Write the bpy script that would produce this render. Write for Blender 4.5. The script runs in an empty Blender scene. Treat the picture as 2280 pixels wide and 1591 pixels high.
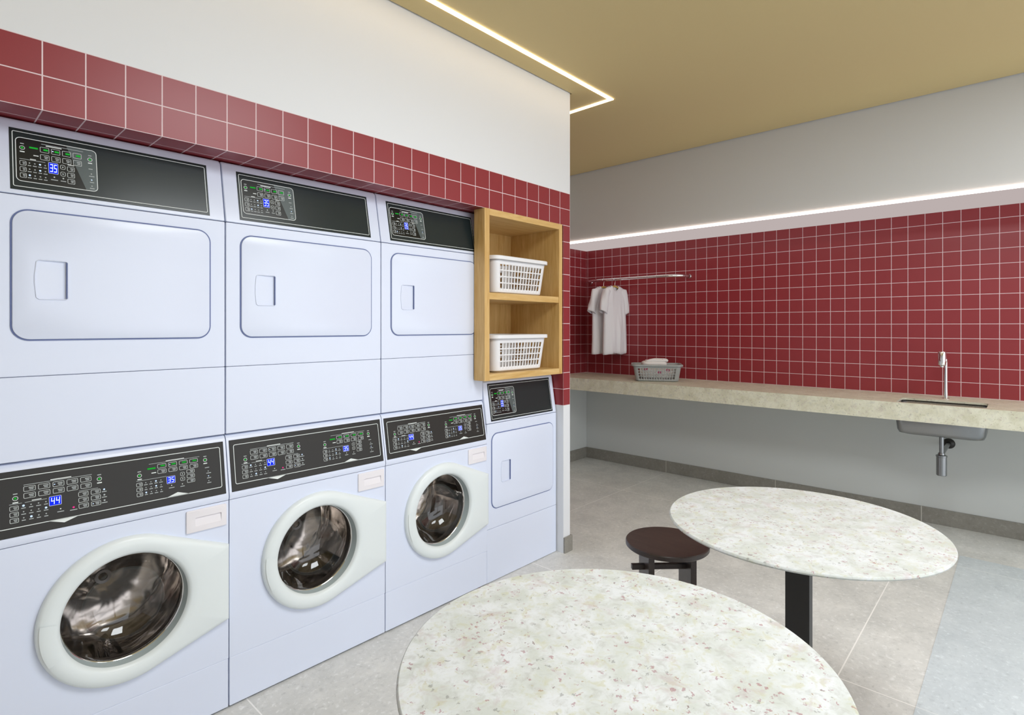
import bpy, math, random
from mathutils import Vector, Matrix, noise
from mathutils.geometry import tessellate_polygon
random.seed(7)
PI = math.pi
COL = bpy.context.scene.collection

# ------------------------------------------------------------------ materials
def lin(c):
    return tuple((v / 12.92 if v <= 0.04045 else ((v + 0.055) / 1.055) ** 2.4) for v in c)

def rgb(r, g, b):
    return lin((r / 255.0, g / 255.0, b / 255.0)) + (1.0,)

class NT:
    """tiny node-tree helper"""
    def __init__(self, name):
        self.m = bpy.data.materials.new(name)
        self.m.use_nodes = True
        self.t = self.m.node_tree
        self.t.nodes.clear()
        self.out = self.n('ShaderNodeOutputMaterial')
    def n(self, typ, **kw):
        nd = self.t.nodes.new(typ)
        for k, v in kw.items():
            setattr(nd, k, v)
        return nd
    def l(self, a, b):
        self.t.links.new(a, b)
    def math(self, op, a, b=None, clamp=False):
        nd = self.n('ShaderNodeMath', operation=op, use_clamp=clamp)
        for i, v in enumerate((a, b)):
            if v is None:
                continue
            if isinstance(v, (int, float)):
                nd.inputs[i].default_value = v
            else:
                self.l(v, nd.inputs[i])
        return nd.outputs[0]
    def mix(self, fac, a, b):
        nd = self.n('ShaderNodeMix', data_type='RGBA')
        for sock, v in ((nd.inputs[0], fac), (nd.inputs[6], a), (nd.inputs[7], b)):
            if isinstance(v, (int, float)):
                sock.default_value = v
            elif isinstance(v, tuple):
                sock.default_value = v
            else:
                self.l(v, sock)
        return nd.outputs[2]
    def ramp(self, fac, stops):
        nd = self.n('ShaderNodeValToRGB')
        el = nd.color_ramp.elements
        while len(el) < len(stops):
            el.new(0.5)
        for e, (p, c) in zip(el, stops):
            e.position = p
            e.color = c if len(c) == 4 else tuple(c) + (1,)
        self.l(fac, nd.inputs[0])
        return nd.outputs[0]
    def noise(self, scale, detail=3, rough=0.5, vec=None, dist=0.0):
        nd = self.n('ShaderNodeTexNoise')
        nd.inputs['Scale'].default_value = scale
        nd.inputs['Detail'].default_value = detail
        nd.inputs['Roughness'].default_value = rough
        nd.inputs['Distortion'].default_value = dist
        if vec is not None:
            self.l(vec, nd.inputs['Vector'])
        return nd.outputs['Fac']
    def pos(self):
        return self.n('ShaderNodeNewGeometry').outputs['Position']
    def scaled(self, vec, s):
        nd = self.n('ShaderNodeMapping')
        nd.inputs['Scale'].default_value = s
        self.l(vec, nd.inputs['Vector'])
        return nd.outputs[0]
    def bsdf(self, color=None, rough=0.5, metal=0.0, bump=None, bump_d=0.001, bump_s=0.5, spec=0.5, coat=0.0):
        b = self.n('ShaderNodeBsdfPrincipled')
        if isinstance(color, tuple):
            b.inputs['Base Color'].default_value = color
        elif color is not None:
            self.l(color, b.inputs['Base Color'])
        if isinstance(rough, (int, float)):
            b.inputs['Roughness'].default_value = rough
        else:
            self.l(rough, b.inputs['Roughness'])
        b.inputs['Metallic'].default_value = metal
        b.inputs['Specular IOR Level'].default_value = spec
        b.inputs['Coat Weight'].default_value = coat
        if bump is not None:
            bp = self.n('ShaderNodeBump')
            bp.inputs['Strength'].default_value = bump_s
            bp.inputs['Distance'].default_value = bump_d
            self.l(bump, bp.inputs['Height'])
            self.l(bp.outputs[0], b.inputs['Normal'])
        self.l(b.outputs[0], self.out.inputs[0])
        self.b = b
        return self.m

def simple(name, col, rough=0.5, metal=0.0, spec=0.5, coat=0.0, var=0.04, scale=6.0):
    t = NT(name)
    f = t.noise(scale, 3)
    dark = tuple(c * (1 - var) for c in col[:3]) + (1,)
    lite = tuple(min(1, c * (1 + var)) for c in col[:3]) + (1,)
    return t.bsdf(t.mix(f, dark, lite), rough, metal, spec=spec, coat=coat)

def glow(name, col, strength):
    t = NT(name)
    e = t.n('ShaderNodeEmission')
    e.inputs[0].default_value = col
    e.inputs[1].default_value = strength
    t.l(e.outputs[0], t.out.inputs[0])
    return t.m

def grid_lines(t, axes, width, masked=True):
    """1 on grout lines; axes = [(axis, pitch, offset)]"""
    sp = t.n('ShaderNodeSeparateXYZ'); t.l(t.pos(), sp.inputs[0])
    nm = t.n('ShaderNodeSeparateXYZ'); t.l(t.n('ShaderNodeNewGeometry').outputs['True Normal'], nm.inputs[0])
    total = None
    for ax, pitch, off in axes:
        f = t.math('DIVIDE', t.math('SUBTRACT', sp.outputs[ax], off), pitch)
        f = t.math('FRACT', t.math('ADD', f, 500.0))
        d = t.math('MULTIPLY', t.math('MINIMUM', f, t.math('SUBTRACT', 1.0, f)), pitch)
        line = t.math('LESS_THAN', d, width / 2)
        if masked:
            line = t.math('MULTIPLY', line, t.math('LESS_THAN', t.math('ABSOLUTE', nm.outputs[ax]), 0.5))
        total = line if total is None else t.math('MAXIMUM', total, line)
    return total

def tile_mat(name, axes, width=0.0036):
    t = NT(name)
    g = grid_lines(t, axes, width)
    v = t.noise(2.2, 2)
    base = t.mix(v, rgb(138, 44, 50), rgb(148, 50, 56))
    col = t.mix(g, base, rgb(226, 204, 208))
    rough = t.math('ADD', t.math('MULTIPLY', g, 0.4), 0.36)
    inv = t.math('SUBTRACT', 1.0, g)
    return t.bsdf(col, rough, bump=inv, bump_d=0.0012, bump_s=0.35, spec=0.5)

M = {}
M['plaster'] = simple('white_wall_paint', rgb(229, 231, 234), 0.75, spec=0.3, var=0.01, scale=3)
M['grey_paint'] = simple('pale_grey_wall_paint', rgb(204, 207, 205), 0.75, spec=0.3, var=0.01, scale=3)
M['beam_paint'] = simple('light_grey_beam_paint', rgb(208, 208, 207), 0.75, spec=0.3, var=0.01, scale=3)
M['ceiling'] = simple('ochre_ceiling_paint', rgb(206, 187, 138), 0.65, spec=0.35, var=0.02, scale=2)
M['void'] = simple('dark_gap', rgb(60, 52, 44), 0.9)
M['tile_left'] = tile_mat('red_tiles_machine_wall', [(0, 0.1007, 2.7825), (1, 0.1007, 2.076), (2, 0.1, 0.9)])
M['tile_back'] = tile_mat('red_tiles_back_wall', [(0, 0.1, 4.9), (1, 0.0997, 0.03), (2, 0.1, 0.9)])
M['enamel'] = simple('white_enamel', rgb(225, 232, 250), 0.30, spec=0.5, var=0.004)
M['enamel_line'] = simple('blue_grey_door_seal', rgb(98, 112, 158), 0.6)
M['seam'] = simple('dark_seam', rgb(70, 66, 92), 0.8)
M['ring'] = simple('white_door_plastic', rgb(232, 239, 240), 0.33, var=0.004)
M['ring_in'] = simple('grey_green_inner_lip', rgb(188, 200, 202), 0.4)
M['drawer'] = simple('warm_white_plastic', rgb(238, 234, 238), 0.45, var=0.004)
M['drawer_dark'] = simple('drawer_shadow_plastic', rgb(205, 200, 204), 0.5)
M['panel_w'] = simple('charcoal_panel', rgb(44, 42, 39), 0.38, spec=0.3, var=0.03)
M['panel_d'] = simple('dark_green_black_panel', rgb(38, 46, 47), 0.25, spec=0.4, var=0.03)
M['panel_in'] = simple('black_display_field', rgb(18, 21, 21), 0.25)
M['sheen_paint'] = simple('grey_painted_sheen', rgb(84, 94, 94), 0.3)
M['print'] = simple('pale_print', rgb(228, 234, 232), 0.5)
M['print_dim'] = simple('grey_print', rgb(176, 182, 182), 0.5)
M['blue'] = glow('blue_display', (0.01, 0.03, 0.85, 1), 1.0)
M['digit'] = glow('white_blue_digits', (0.75, 0.88, 1.0, 1), 1.3)
M['green'] = glow('green_indicator', (0.02, 0.45, 0.04, 1), 0.8)
M['dot'] = glow('blue_white_indicator', (0.6, 0.75, 1.0, 1), 1.1)
M['pink'] = glow('pink_indicator', (0.9, 0.05, 0.3, 1), 0.9)
M['chrome'] = simple('chrome', (0.82, 0.82, 0.82, 1), 0.08, metal=1.0, var=0.0)
M['brushed'] = simple('brushed_steel', (0.30, 0.31, 0.32, 1), 0.26, metal=1.0, var=0.05, scale=30)
M['black_metal'] = simple('black_metal', rgb(40, 38, 37), 0.4, spec=0.4)
M['white_plastic'] = simple('white_basket_plastic', rgb(238, 238, 240), 0.4, var=0.004)
M['grey_plastic'] = simple('grey_basket_plastic', rgb(164, 168, 166), 0.42)

t = NT('drum_steel')
f = t.noise(4.0, 1.5, 0.5, dist=0.8)
M['drum'] = t.bsdf(t.mix(f, (0.36, 0.33, 0.31, 1), (0.74, 0.71, 0.68, 1)), 0.18, 1.0, bump=f, bump_d=0.05, bump_s=0.22)

M['gasket'] = simple('dark_grey_rubber', rgb(74, 68, 64), 0.35)
t = NT('clear_door_glass')
tr = t.n('ShaderNodeBsdfTransparent'); tr.inputs[0].default_value = (0.84, 0.81, 0.79, 1)
gl = t.n('ShaderNodeBsdfGlossy'); gl.inputs['Roughness'].default_value = 0.03; gl.inputs[0].default_value = (1, 1, 1, 1)
fr = t.n('ShaderNodeLayerWeight'); fr.inputs[0].default_value = 0.5
mx = t.n('ShaderNodeMixShader')
t.l(t.math('ADD', t.math('MULTIPLY', t.math('POWER', fr.outputs['Facing'], 3.0), 0.75), 0.055), mx.inputs[0])
t.l(tr.outputs[0], mx.inputs[1]); t.l(gl.outputs[0], mx.inputs[2]); t.l(mx.outputs[0], t.out.inputs[0])
M['glass'] = t.m

def granite(name, scale, amt, base, warm):
    t = NT(name)
    p = t.pos()
    n1 = t.noise(scale * 0.35, 5, 0.6, p, 0.4)
    n2 = t.noise(scale, 4, 0.65, p, 0.6)
    n3 = t.noise(scale * 1.3, 3, 0.6, t.scaled(p, (1.0, 1.0, 1.0)), 0.3)
    c = t.mix(t.ramp(n1, [(0.40, (0, 0, 0)), (0.62, (1, 1, 1))]), base, warm)
    olive = t.math('MULTIPLY', t.ramp(n2, [(0.54, (0, 0, 0)), (0.66, (1, 1, 1))]), 0.34 * amt)
    c = t.mix(olive, c, rgb(186, 184, 150))
    grey = t.math('MULTIPLY', t.ramp(n2, [(0.33, (1, 1, 1)), (0.47, (0, 0, 0))]), 0.36 * amt)
    c = t.mix(grey, c, rgb(172, 172, 166))
    mauve = t.math('MULTIPLY', t.ramp(t.noise(scale * 0.5, 4, 0.65, p, 0.5), [(0.56, (0, 0, 0)), (0.70, (1, 1, 1))]), 0.30 * amt)
    c = t.mix(mauve, c, rgb(178, 158, 160))
    vo = t.n('ShaderNodeTexVoronoi'); vo.inputs['Scale'].default_value = scale * 2.3
    nz = t.n('ShaderNodeTexNoise'); nz.inputs['Scale'].default_value = scale * 4; nz.inputs['Detail'].default_value = 3
    t.l(p, nz.inputs['Vector'])
    vm = t.n('ShaderNodeVectorMath', operation='SCALE'); t.l(nz.outputs['Color'], vm.inputs[0]); vm.inputs['Scale'].default_value = 0.024
    va = t.n('ShaderNodeVectorMath', operation='ADD'); t.l(p, va.inputs[0]); t.l(vm.outputs[0], va.inputs[1])
    t.l(va.outputs[0], vo.inputs['Vector'])
    cell = t.math('LESS_THAN', vo.outputs['Distance'], 0.36)
    sepc = t.n('ShaderNodeSeparateColor'); t.l(vo.outputs['Color'], sepc.inputs[0])
    patch = t.ramp(t.noise(scale * 0.22, 3, 0.6, p), [(0.44, (0, 0, 0)), (0.62, (1, 1, 1))])
    sel = t.math('GREATER_THAN', sepc.outputs[0], t.math('SUBTRACT', 0.955, t.math('MULTIPLY', patch, 0.22)))
    red = t.math('MULTIPLY', t.math('MULTIPLY', cell, sel), 0.42 * amt)
    c = t.mix(red, c, t.mix(sepc.outputs[1], rgb(150, 84, 92), rgb(152, 112, 122)))
    sel2 = t.math('GREATER_THAN', sepc.outputs[2], 0.93)
    c = t.mix(t.math('MULTIPLY', t.math('MULTIPLY', cell, sel2), 0.30 * amt), c, rgb(170, 160, 110))
    sel3 = t.math('LESS_THAN', sepc.outputs[1], 0.06)
    c = t.mix(t.math('MULTIPLY', t.math('MULTIPLY', cell, sel3), 0.4 * amt), c, rgb(125, 125, 122))
    return t.bsdf(c, 0.42, spec=0.22)

M['granite'] = granite('white_speckled_stone', 38.0, 1.4, rgb(208, 211, 212), rgb(192, 196, 190))
M['counter'] = granite('cream_speckled_stone', 36.0, 0.9, rgb(226, 224, 204), rgb(212, 209, 186))

def stone_floor(name, a, b, line_col, axes, gw=0.005, rough=0.38):
    t = NT(name)
    p = t.pos()
    n1 = t.noise(5.0, 8, 0.72, p, 0.4)
    n2 = t.noise(48.0, 5, 0.65, p, 0.5)
    c = t.mix(t.ramp(n1, [(0.28, (0, 0, 0)), (0.72, (1, 1, 1))]), a, b)
    c = t.mix(t.math('MULTIPLY', t.ramp(n2, [(0.56, (0, 0, 0)), (0.70, (1, 1, 1))]), 0.5), c, tuple(min(1, v * 1.35) for v in b[:3]) + (1,))
    c = t.mix(t.math('MULTIPLY', t.ramp(n2, [(0.30, (1, 1, 1)), (0.44, (0, 0, 0))]), 0.45), c, tuple(v * 0.72 for v in a[:3]) + (1,))
    g = grid_lines(t, axes, gw)
    c = t.mix(g, c, line_col)
    return t.bsdf(c, t.math('ADD', t.math('MULTIPLY', n1, 0.16), rough - 0.08), bump=n2, bump_d=0.0006, bump_s=0.2, spec=0.4)

FL_AX = [(0, 1.627, 0.857), (1, 0.983, 0.548)]
M['floor'] = stone_floor('beige_grey_stone_floor', rgb(196, 196, 193), rgb(228, 227, 223), rgb(246, 244, 241), FL_AX)
M['floor_blue'] = stone_floor('blue_grey_floor_tone', rgb(190, 198, 203), rgb(212, 219, 223), rgb(226, 230, 232), FL_AX)
M['base'] = stone_floor('grey_stone_skirting', rgb(128, 125, 117), rgb(150, 147, 139), rgb(190, 186, 178), [(1, 0.9835, 0.548)], 0.006)

def wood(name, a, b, sc, rough=0.42):
    t = NT(name)
    p = t.scaled(t.pos(), sc)
    n1 = t.noise(6.0, 5, 0.6, p, 0.8)
    n2 = t.noise(26.0, 3, 0.6, p)
    f = t.math('ADD', t.math('MULTIPLY', n1, 0.7), t.math('MULTIPLY', n2, 0.3))
    return t.bsdf(t.mix(t.ramp(f, [(0.35, (0, 0, 0)), (0.66, (1, 1, 1))]), a, b), rough, bump=n2, bump_d=0.0004, bump_s=0.3)

M['oak_v'] = wood('pale_oak_upright', rgb(196, 152, 84), rgb(222, 186, 124), (6, 6, 0.5))
M['oak_h'] = wood('pale_oak_level', rgb(204, 162, 94), rgb(226, 192, 132), (0.6, 6, 6))
M['walnut'] = wood('dark_stained_wood', rgb(42, 32, 28), rgb(60, 47, 41), (6, 0.8, 6), 0.35)
M['hanger_wood'] = wood('honey_hanger_wood', rgb(196, 160, 84), rgb(214, 180, 110), (4, 4, 4))

t = NT('white_cotton')
n = t.noise(500, 2)
M['cotton'] = t.bsdf(t.mix(n, rgb(232, 232, 234), rgb(240, 240, 242)), 0.9, bump=n, bump_d=0.0004, bump_s=0.2, spec=0.2)
t = NT('white_towel_pink_marks')
p = t.pos()
n = t.noise(300, 2)
v = t.n('ShaderNodeTexVoronoi'); v.inputs['Scale'].default_value = 20; t.l(p, v.inputs['Vector'])
sc_ = t.n('ShaderNodeSeparateColor'); t.l(v.outputs['Color'], sc_.inputs[0])
sp = t.math('MULTIPLY', t.math('LESS_THAN', v.outputs['Distance'], 0.32), t.math('GREATER_THAN', sc_.outputs[0], 0.72))
M['towel'] = t.bsdf(t.mix(sp, rgb(238, 234, 230), rgb(205, 84, 130)), 0.9, bump=n, bump_d=0.001, bump_s=0.3, spec=0.2)
M['led_warm'] = glow('warm_light_strip', (1.0, 0.80, 0.52, 1), 7.0)
M['led_pink'] = glow('soft_white_light_strip', (1.0, 0.82, 0.74, 1), 5.0)
M['fill_glow'] = glow('added_underside_glow', (1.0, 0.86, 0.84, 1), 0.46)

# ------------------------------------------------------------------ mesh building
def world_loc(o):
    v = Vector((0, 0, 0))
    while o is not None:
        v += o.location
        o = o.parent
    return v

class MB:
    def __init__(self):
        self.v, self.f, self.mi = [], [], []
    def add(self, vs, fs, mi=0):
        b = len(self.v)
        self.v += [Vector(x) for x in vs]
        for f in fs:
            self.f.append([b + i for i in f]); self.mi.append(mi)
        return self
    def box(self, lo, hi, mi=0):
        x0, y0, z0 = lo; x1, y1, z1 = hi
        return self.add([(x0,y0,z0),(x1,y0,z0),(x1,y1,z0),(x0,y1,z0),(x0,y0,z1),(x1,y0,z1),(x1,y1,z1),(x0,y1,z1)],
                        [(0,3,2,1),(4,5,6,7),(0,1,5,4),(1,2,6,5),(2,3,7,6),(3,0,4,7)], mi)
    def prism_x(self, prof, x0, x1, mi=0):
        """profile [(y,z)] extruded along x"""
        n = len(prof)
        vs = [(x0, y, z) for y, z in prof] + [(x1, y, z) for y, z in prof]
        fs = [tuple(range(n)), tuple(range(2 * n - 1, n - 1, -1))]
        fs += [(i, n + i, n + (i + 1) % n, (i + 1) % n) for i in range(n)]
        return self.add(vs, fs, mi)
    def rings(self, rings, closed=True, cap0=False, cap1=False, mi=0, loop=False):
        n = len(rings[0]); vs = [p for r in rings for p in r]; fs = []
        m = len(rings)
        for k in range(m if loop else m - 1):
            for i in range(n if closed else n - 1):
                j = (i + 1) % n; kk = (k + 1) % m
                fs.append((k*n+i, k*n+j, kk*n+j, kk*n+i))
        if cap0: fs.append(tuple(range(n - 1, -1, -1)))
        if cap1: fs.append(tuple(range((m-1)*n, m*n)))
        return self.add(vs, fs, mi)
    def lathe(self, prof, c, axis='z', n=48, cap0=False, cap1=False, mi=0):
        """prof [(r, h)] about an axis through c"""
        rs = []
        for r, h in prof:
            ring = []
            for i in range(n):
                a = 2*PI*i/n
                if axis == 'z': p = (c[0]+r*math.cos(a), c[1]+r*math.sin(a), c[2]+h)
                elif axis == 'y': p = (c[0]+r*math.cos(a), c[1]+h, c[2]+r*math.sin(a))
                else: p = (c[0]+h, c[1]+r*math.cos(a), c[2]+r*math.sin(a))
                ring.append(p)
            rs.append(ring)
        return self.rings(rs, True, cap0, cap1, mi)
    def tube(self, path, r, n=12, caps=True, mi=0):
        path = [Vector(p) for p in path]
        rs = []
        prev = None
        for i, p in enumerate(path):
            d = (path[min(i+1, len(path)-1)] - path[max(i-1, 0)]).normalized()
            if prev is None:
                a = d.orthogonal().normalized()
            else:
                a = (prev - d * prev.dot(d)).normalized()
            prev = a
            b = d.cross(a)
            rr = r[i] if isinstance(r, (list, tuple)) else r
            rs.append([p + a*rr*math.cos(2*PI*k/n) + b*rr*math.sin(2*PI*k/n) for k in range(n)])
        return self.rings(rs, True, caps, caps, mi)
    def plate(self, outer, holes, y0, y1, mi=0, chamfer=0.0, hole_depth=None):
        """plate in the xz plane facing -y: front at y0, back at y1; loops [(x,z)]"""
        def inset(loop, d):
            n = len(loop); res = []
            for i in range(n):
                a, b, c = Vector(loop[i-1]), Vector(loop[i]), Vector(loop[(i+1) % n])
                d1 = (b-a).normalized(); d2 = (c-b).normalized()
                nn = Vector((-d1.y - d2.y, d1.x + d2.x))
                if nn.length < 1e-6: nn = Vector((-d1.y, d1.x))
                nn.normalize()
                k = max(0.3, nn.dot(Vector((-d1.y, d1.x))))
                res.append(tuple(b + nn * d / k))
            return res
        front = inset(outer, chamfer) if chamfer else outer
        loops = [front] + holes
        pl = [[Vector((x, 0, z)) for x, z in lp] for lp in loops]
        tris = tessellate_polygon(pl)
        flat = [p for lp in loops for p in lp]
        self.add([(x, y0, z) for x, z in flat], [tuple(tr) for tr in tris], mi)
        if chamfer:
            mid = inset(outer, chamfer * 0.29)
            self.rings([[(x, y0, z) for x, z in front], [(x, y0 + chamfer*0.29, z) for x, z in mid],
                        [(x, y0 + chamfer, z) for x, z in outer], [(x, y1, z) for x, z in outer]], mi=mi)
        else:
            self.rings([[(x, y0, z) for x, z in outer], [(x, y1, z) for x, z in outer]], mi=mi)
        for h in holes:
            self.rings([[(x, y0, z) for x, z in h], [(x, hole_depth if hole_depth is not None else y1, z) for x, z in h]], mi=mi)
        return self
    def build(self, name, mats, parent=None, smooth=None, bevel=0.0, seg=2, loc=None, solid=None, subsurf=0, merge=True):
        base = world_loc(parent) if parent is not None else (Vector(loc) if loc is not None else Vector((0, 0, 0)))
        me = bpy.data.meshes.new(name)
        me.from_pydata([v - base for v in self.v], [], self.f)
        if not isinstance(mats, (list, tuple)): mats = [mats]
        for m in mats: me.materials.append(m)
        me.polygons.foreach_set('material_index', self.mi)
        import bmesh
        bm = bmesh.new(); bm.from_mesh(me)
        if merge: bmesh.ops.remove_doubles(bm, verts=bm.verts, dist=1e-5)
        bmesh.ops.recalc_face_normals(bm, faces=bm.faces)
        bm.to_mesh(me); bm.free()
        me.update()
        if smooth is not None:
            me.polygons.foreach_set('use_smooth', [True] * len(me.polygons))
            me.set_sharp_from_angle(angle=math.radians(smooth))
        o = bpy.data.objects.new(name, me)
        COL.objects.link(o)
        if parent is not None: o.parent = parent
        else: o.location = base
        if solid:
            md = o.modifiers.new('thickness', 'SOLIDIFY'); md.thickness = solid; md.offset = 0
        if bevel:
            md = o.modifiers.new('rounding', 'BEVEL'); md.width = bevel; md.segments = seg
            md.limit_method = 'ANGLE'; md.angle_limit = math.radians(40); md.harden_normals = True
            if smooth is None:
                me.polygons.foreach_set('use_smooth', [True] * len(me.polygons))
                me.set_sharp_from_angle(angle=math.radians(35))
        if subsurf:
            md = o.modifiers.new('smoothing', 'SUBSURF'); md.levels = subsurf; md.render_levels = subsurf
        return o

def tag(o, label, cat, group=None, kind=None):
    o['label'] = label; o['category'] = cat
    if group: o['group'] = group
    if kind: o['kind'] = kind
    return o

def thing(name, label, cat, loc, group=None):
    o = bpy.data.objects.new(name, None); COL.objects.link(o)
    o.location = loc; o.empty_display_size = 0.1
    return tag(o, label, cat, group)

def rrect(x0, z0, x1, z1, r, n=6):
    pts = []
    for cx, cz, a0 in ((x1-r, z0+r, -PI/2), (x1-r, z1-r, 0), (x0+r, z1-r, PI/2), (x0+r, z0+r, PI)):
        for i in range(n+1):
            a = a0 + PI/2*i/n
            pts.append((cx + r*math.cos(a), cz + r*math.sin(a)))
    return pts

def circle(cx, cz, r, n=64):
    return [(cx + r*math.cos(2*PI*i/n), cz + r*math.sin(2*PI*i/n)) for i in range(n)]

# ------------------------------------------------------------------ the room
D = 2.076          # machine wall plane (y)
E = 4.90           # back wall plane (x)
CORNER = 2.7825    # end of the machine wall (x)
ALC = 3.44         # far side of the alcove (y)
CZ = 2.82          # ceiling
YM, XM = -2.6, -3.6   # where the modelled floor stops behind the camera

def struct(mb, name, mats, label, cat, **kw):
    return tag(mb.build(name, mats, **kw), label, cat, kind='structure')

struct(MB().box((XM, -4.2, -0.10), (5.0, 3.6, 0.0)), 'floor', M['floor'], 'beige grey stone tiled floor with thin pale joints', 'floor')
struct(MB().box((1.2, -1.2, 0.0), (4.31, 0.295, 0.0012)), 'floor_rectangle', M['floor_blue'], 'pale blue-grey rectangle of floor at the right below the counter', 'floor')  # thin bluer rectangle laid over the floor
g = 0.010
cm = MB()
cm.box((XM, YM, CZ), (CORNER + g, D - g, CZ + 0.03))
cm.box((CORNER + g, YM, CZ), (4.30 - g, ALC - g, CZ + 0.03))
cm.box((XM, YM, CZ + 0.08), (5.0, 3.6, CZ + 0.14), 1)
struct(cm, 'ceiling', [M['ceiling'], M['void']], 'flat ochre painted ceiling', 'ceiling')

wl = MB()
wl.box((XM, D, 2.2), (CORNER, ALC, CZ + 0.08), 0)
wl.box((XM, D, 2.0), (CORNER, ALC, 2.2), 1)
wl.box((2.716, D, 0.9), (CORNER, ALC, 2.0), 1)
wl.box((2.716, D, 0.0), (CORNER, ALC, 0.9), 0)
wl.box((XM, 2.98, 0.0), (2.716, ALC, 2.0), 0)
struct(wl, 'wall_left', [M['plaster'], M['tile_left']], 'white wall above a band of red square tiles, over the machines', 'wall')

wb = MB()
wb.box((E, YM, 0.0), (5.05, ALC + 0.15, 0.9), 0)
wb.box((E, YM, 0.9), (5.05, ALC + 0.15, 2.2), 1)
wb.box((E, YM, 2.2), (5.05, ALC + 0.15, CZ + 0.08), 0)
struct(wb, 'wall_back', [M['grey_paint'], M['tile_back']], 'long wall of red square tiles above the counter, grey paint below it', 'wall')
wa = MB()
wa.box((CORNER, ALC, 0.0), (E, ALC + 0.12, 0.9), 0)
wa.box((CORNER, ALC, 0.9), (E, ALC + 0.12, 2.2), 1)
wa.box((CORNER, ALC, 2.2), (E, ALC + 0.12, CZ + 0.08), 0)
struct(wa, 'wall_alcove', [M['grey_paint'], M['tile_back']], 'short red tiled wall at the far end of the counter', 'wall')
SOF = 2.188
struct(MB().box((4.30, YM, SOF), (E, ALC, CZ + 0.08)), 'trim_1', M['beam_paint'], 'pale grey dropped beam above the red back wall', 'ceiling beam')
bb = 0.012
struct(MB().box((E - bb, YM, 0.0), (E, ALC, 0.108)), 'baseboard_back', M['base'], 'grey stone skirting along the wall under the counter', 'baseboard', bevel=0.002)
struct(MB().box((CORNER, ALC - bb, 0.0), (E - bb, ALC, 0.108)), 'baseboard_alcove', M['base'], 'short grey stone skirting at the far end of the room', 'baseboard', bevel=0.002)
struct(MB().box((2.716, D - bb, 0.0), (CORNER + bb, D, 0.095)).box((CORNER, D, 0.0), (CORNER + bb, ALC - bb, 0.095)), 'baseboard_pier', M['base'], 'grey stone skirting at the foot of the white pier', 'baseboard', bevel=0.002)

struct(MB().box((-2.45, YM, 0.0), (-2.3, 3.0, CZ + 0.08)), 'wall_front_unseen', M['plaster'], 'plain white unseen wall added behind the camera to cut side light', 'wall')  # unseen wall, added to dim the light from the left

wr = MB()
WY = -2.6
wr.box((-2.45, WY-0.15, 0.0), (0.2, WY, CZ+0.08)).box((0.2, WY-0.15, 2.55), (4.2, WY, CZ+0.08))
struct(wr, 'wall_right_unseen', M['plaster'], 'unseen white wall added beside the camera, with a wide opening to shape the daylight', 'wall')  # unseen wall added to darken the alcove; opening placed to steer daylight

# light strips
ls = MB()
w2 = 0.011
xs, ys = 3.020, 1.930
def flat_path(mb, pts, z0, z1):
    pass
ls.box((XM, ys - w2, CZ - 0.006), (xs + w2, ys + w2, CZ), 0)
ls.box((xs - w2, ys + w2, CZ - 0.006), (xs + w2, ALC - g, CZ), 0)
tag(ls.build('ceiling_light_strip', M['led_warm']), 'warm glowing angled light strip set in the ochre ceiling', 'light strip')
fill_glow = MB().box((4.305, YM, SOF - 0.006), (E - 0.002, ALC - 0.002, SOF)).build('underside_fill_glow', M['fill_glow'])  # added glowing sheet that brightens the beam's underside; no lamp of its own
bl = tag(MB().box((4.291, YM, SOF - 0.016), (4.304, ALC, SOF + 0.002)).build('beam_light_strip', M['led_pink']), 'soft white light strip along the lower edge of the beam over the counter', 'light strip')
fill_glow.parent = bl; fill_glow.location = -world_loc(bl)

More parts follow.
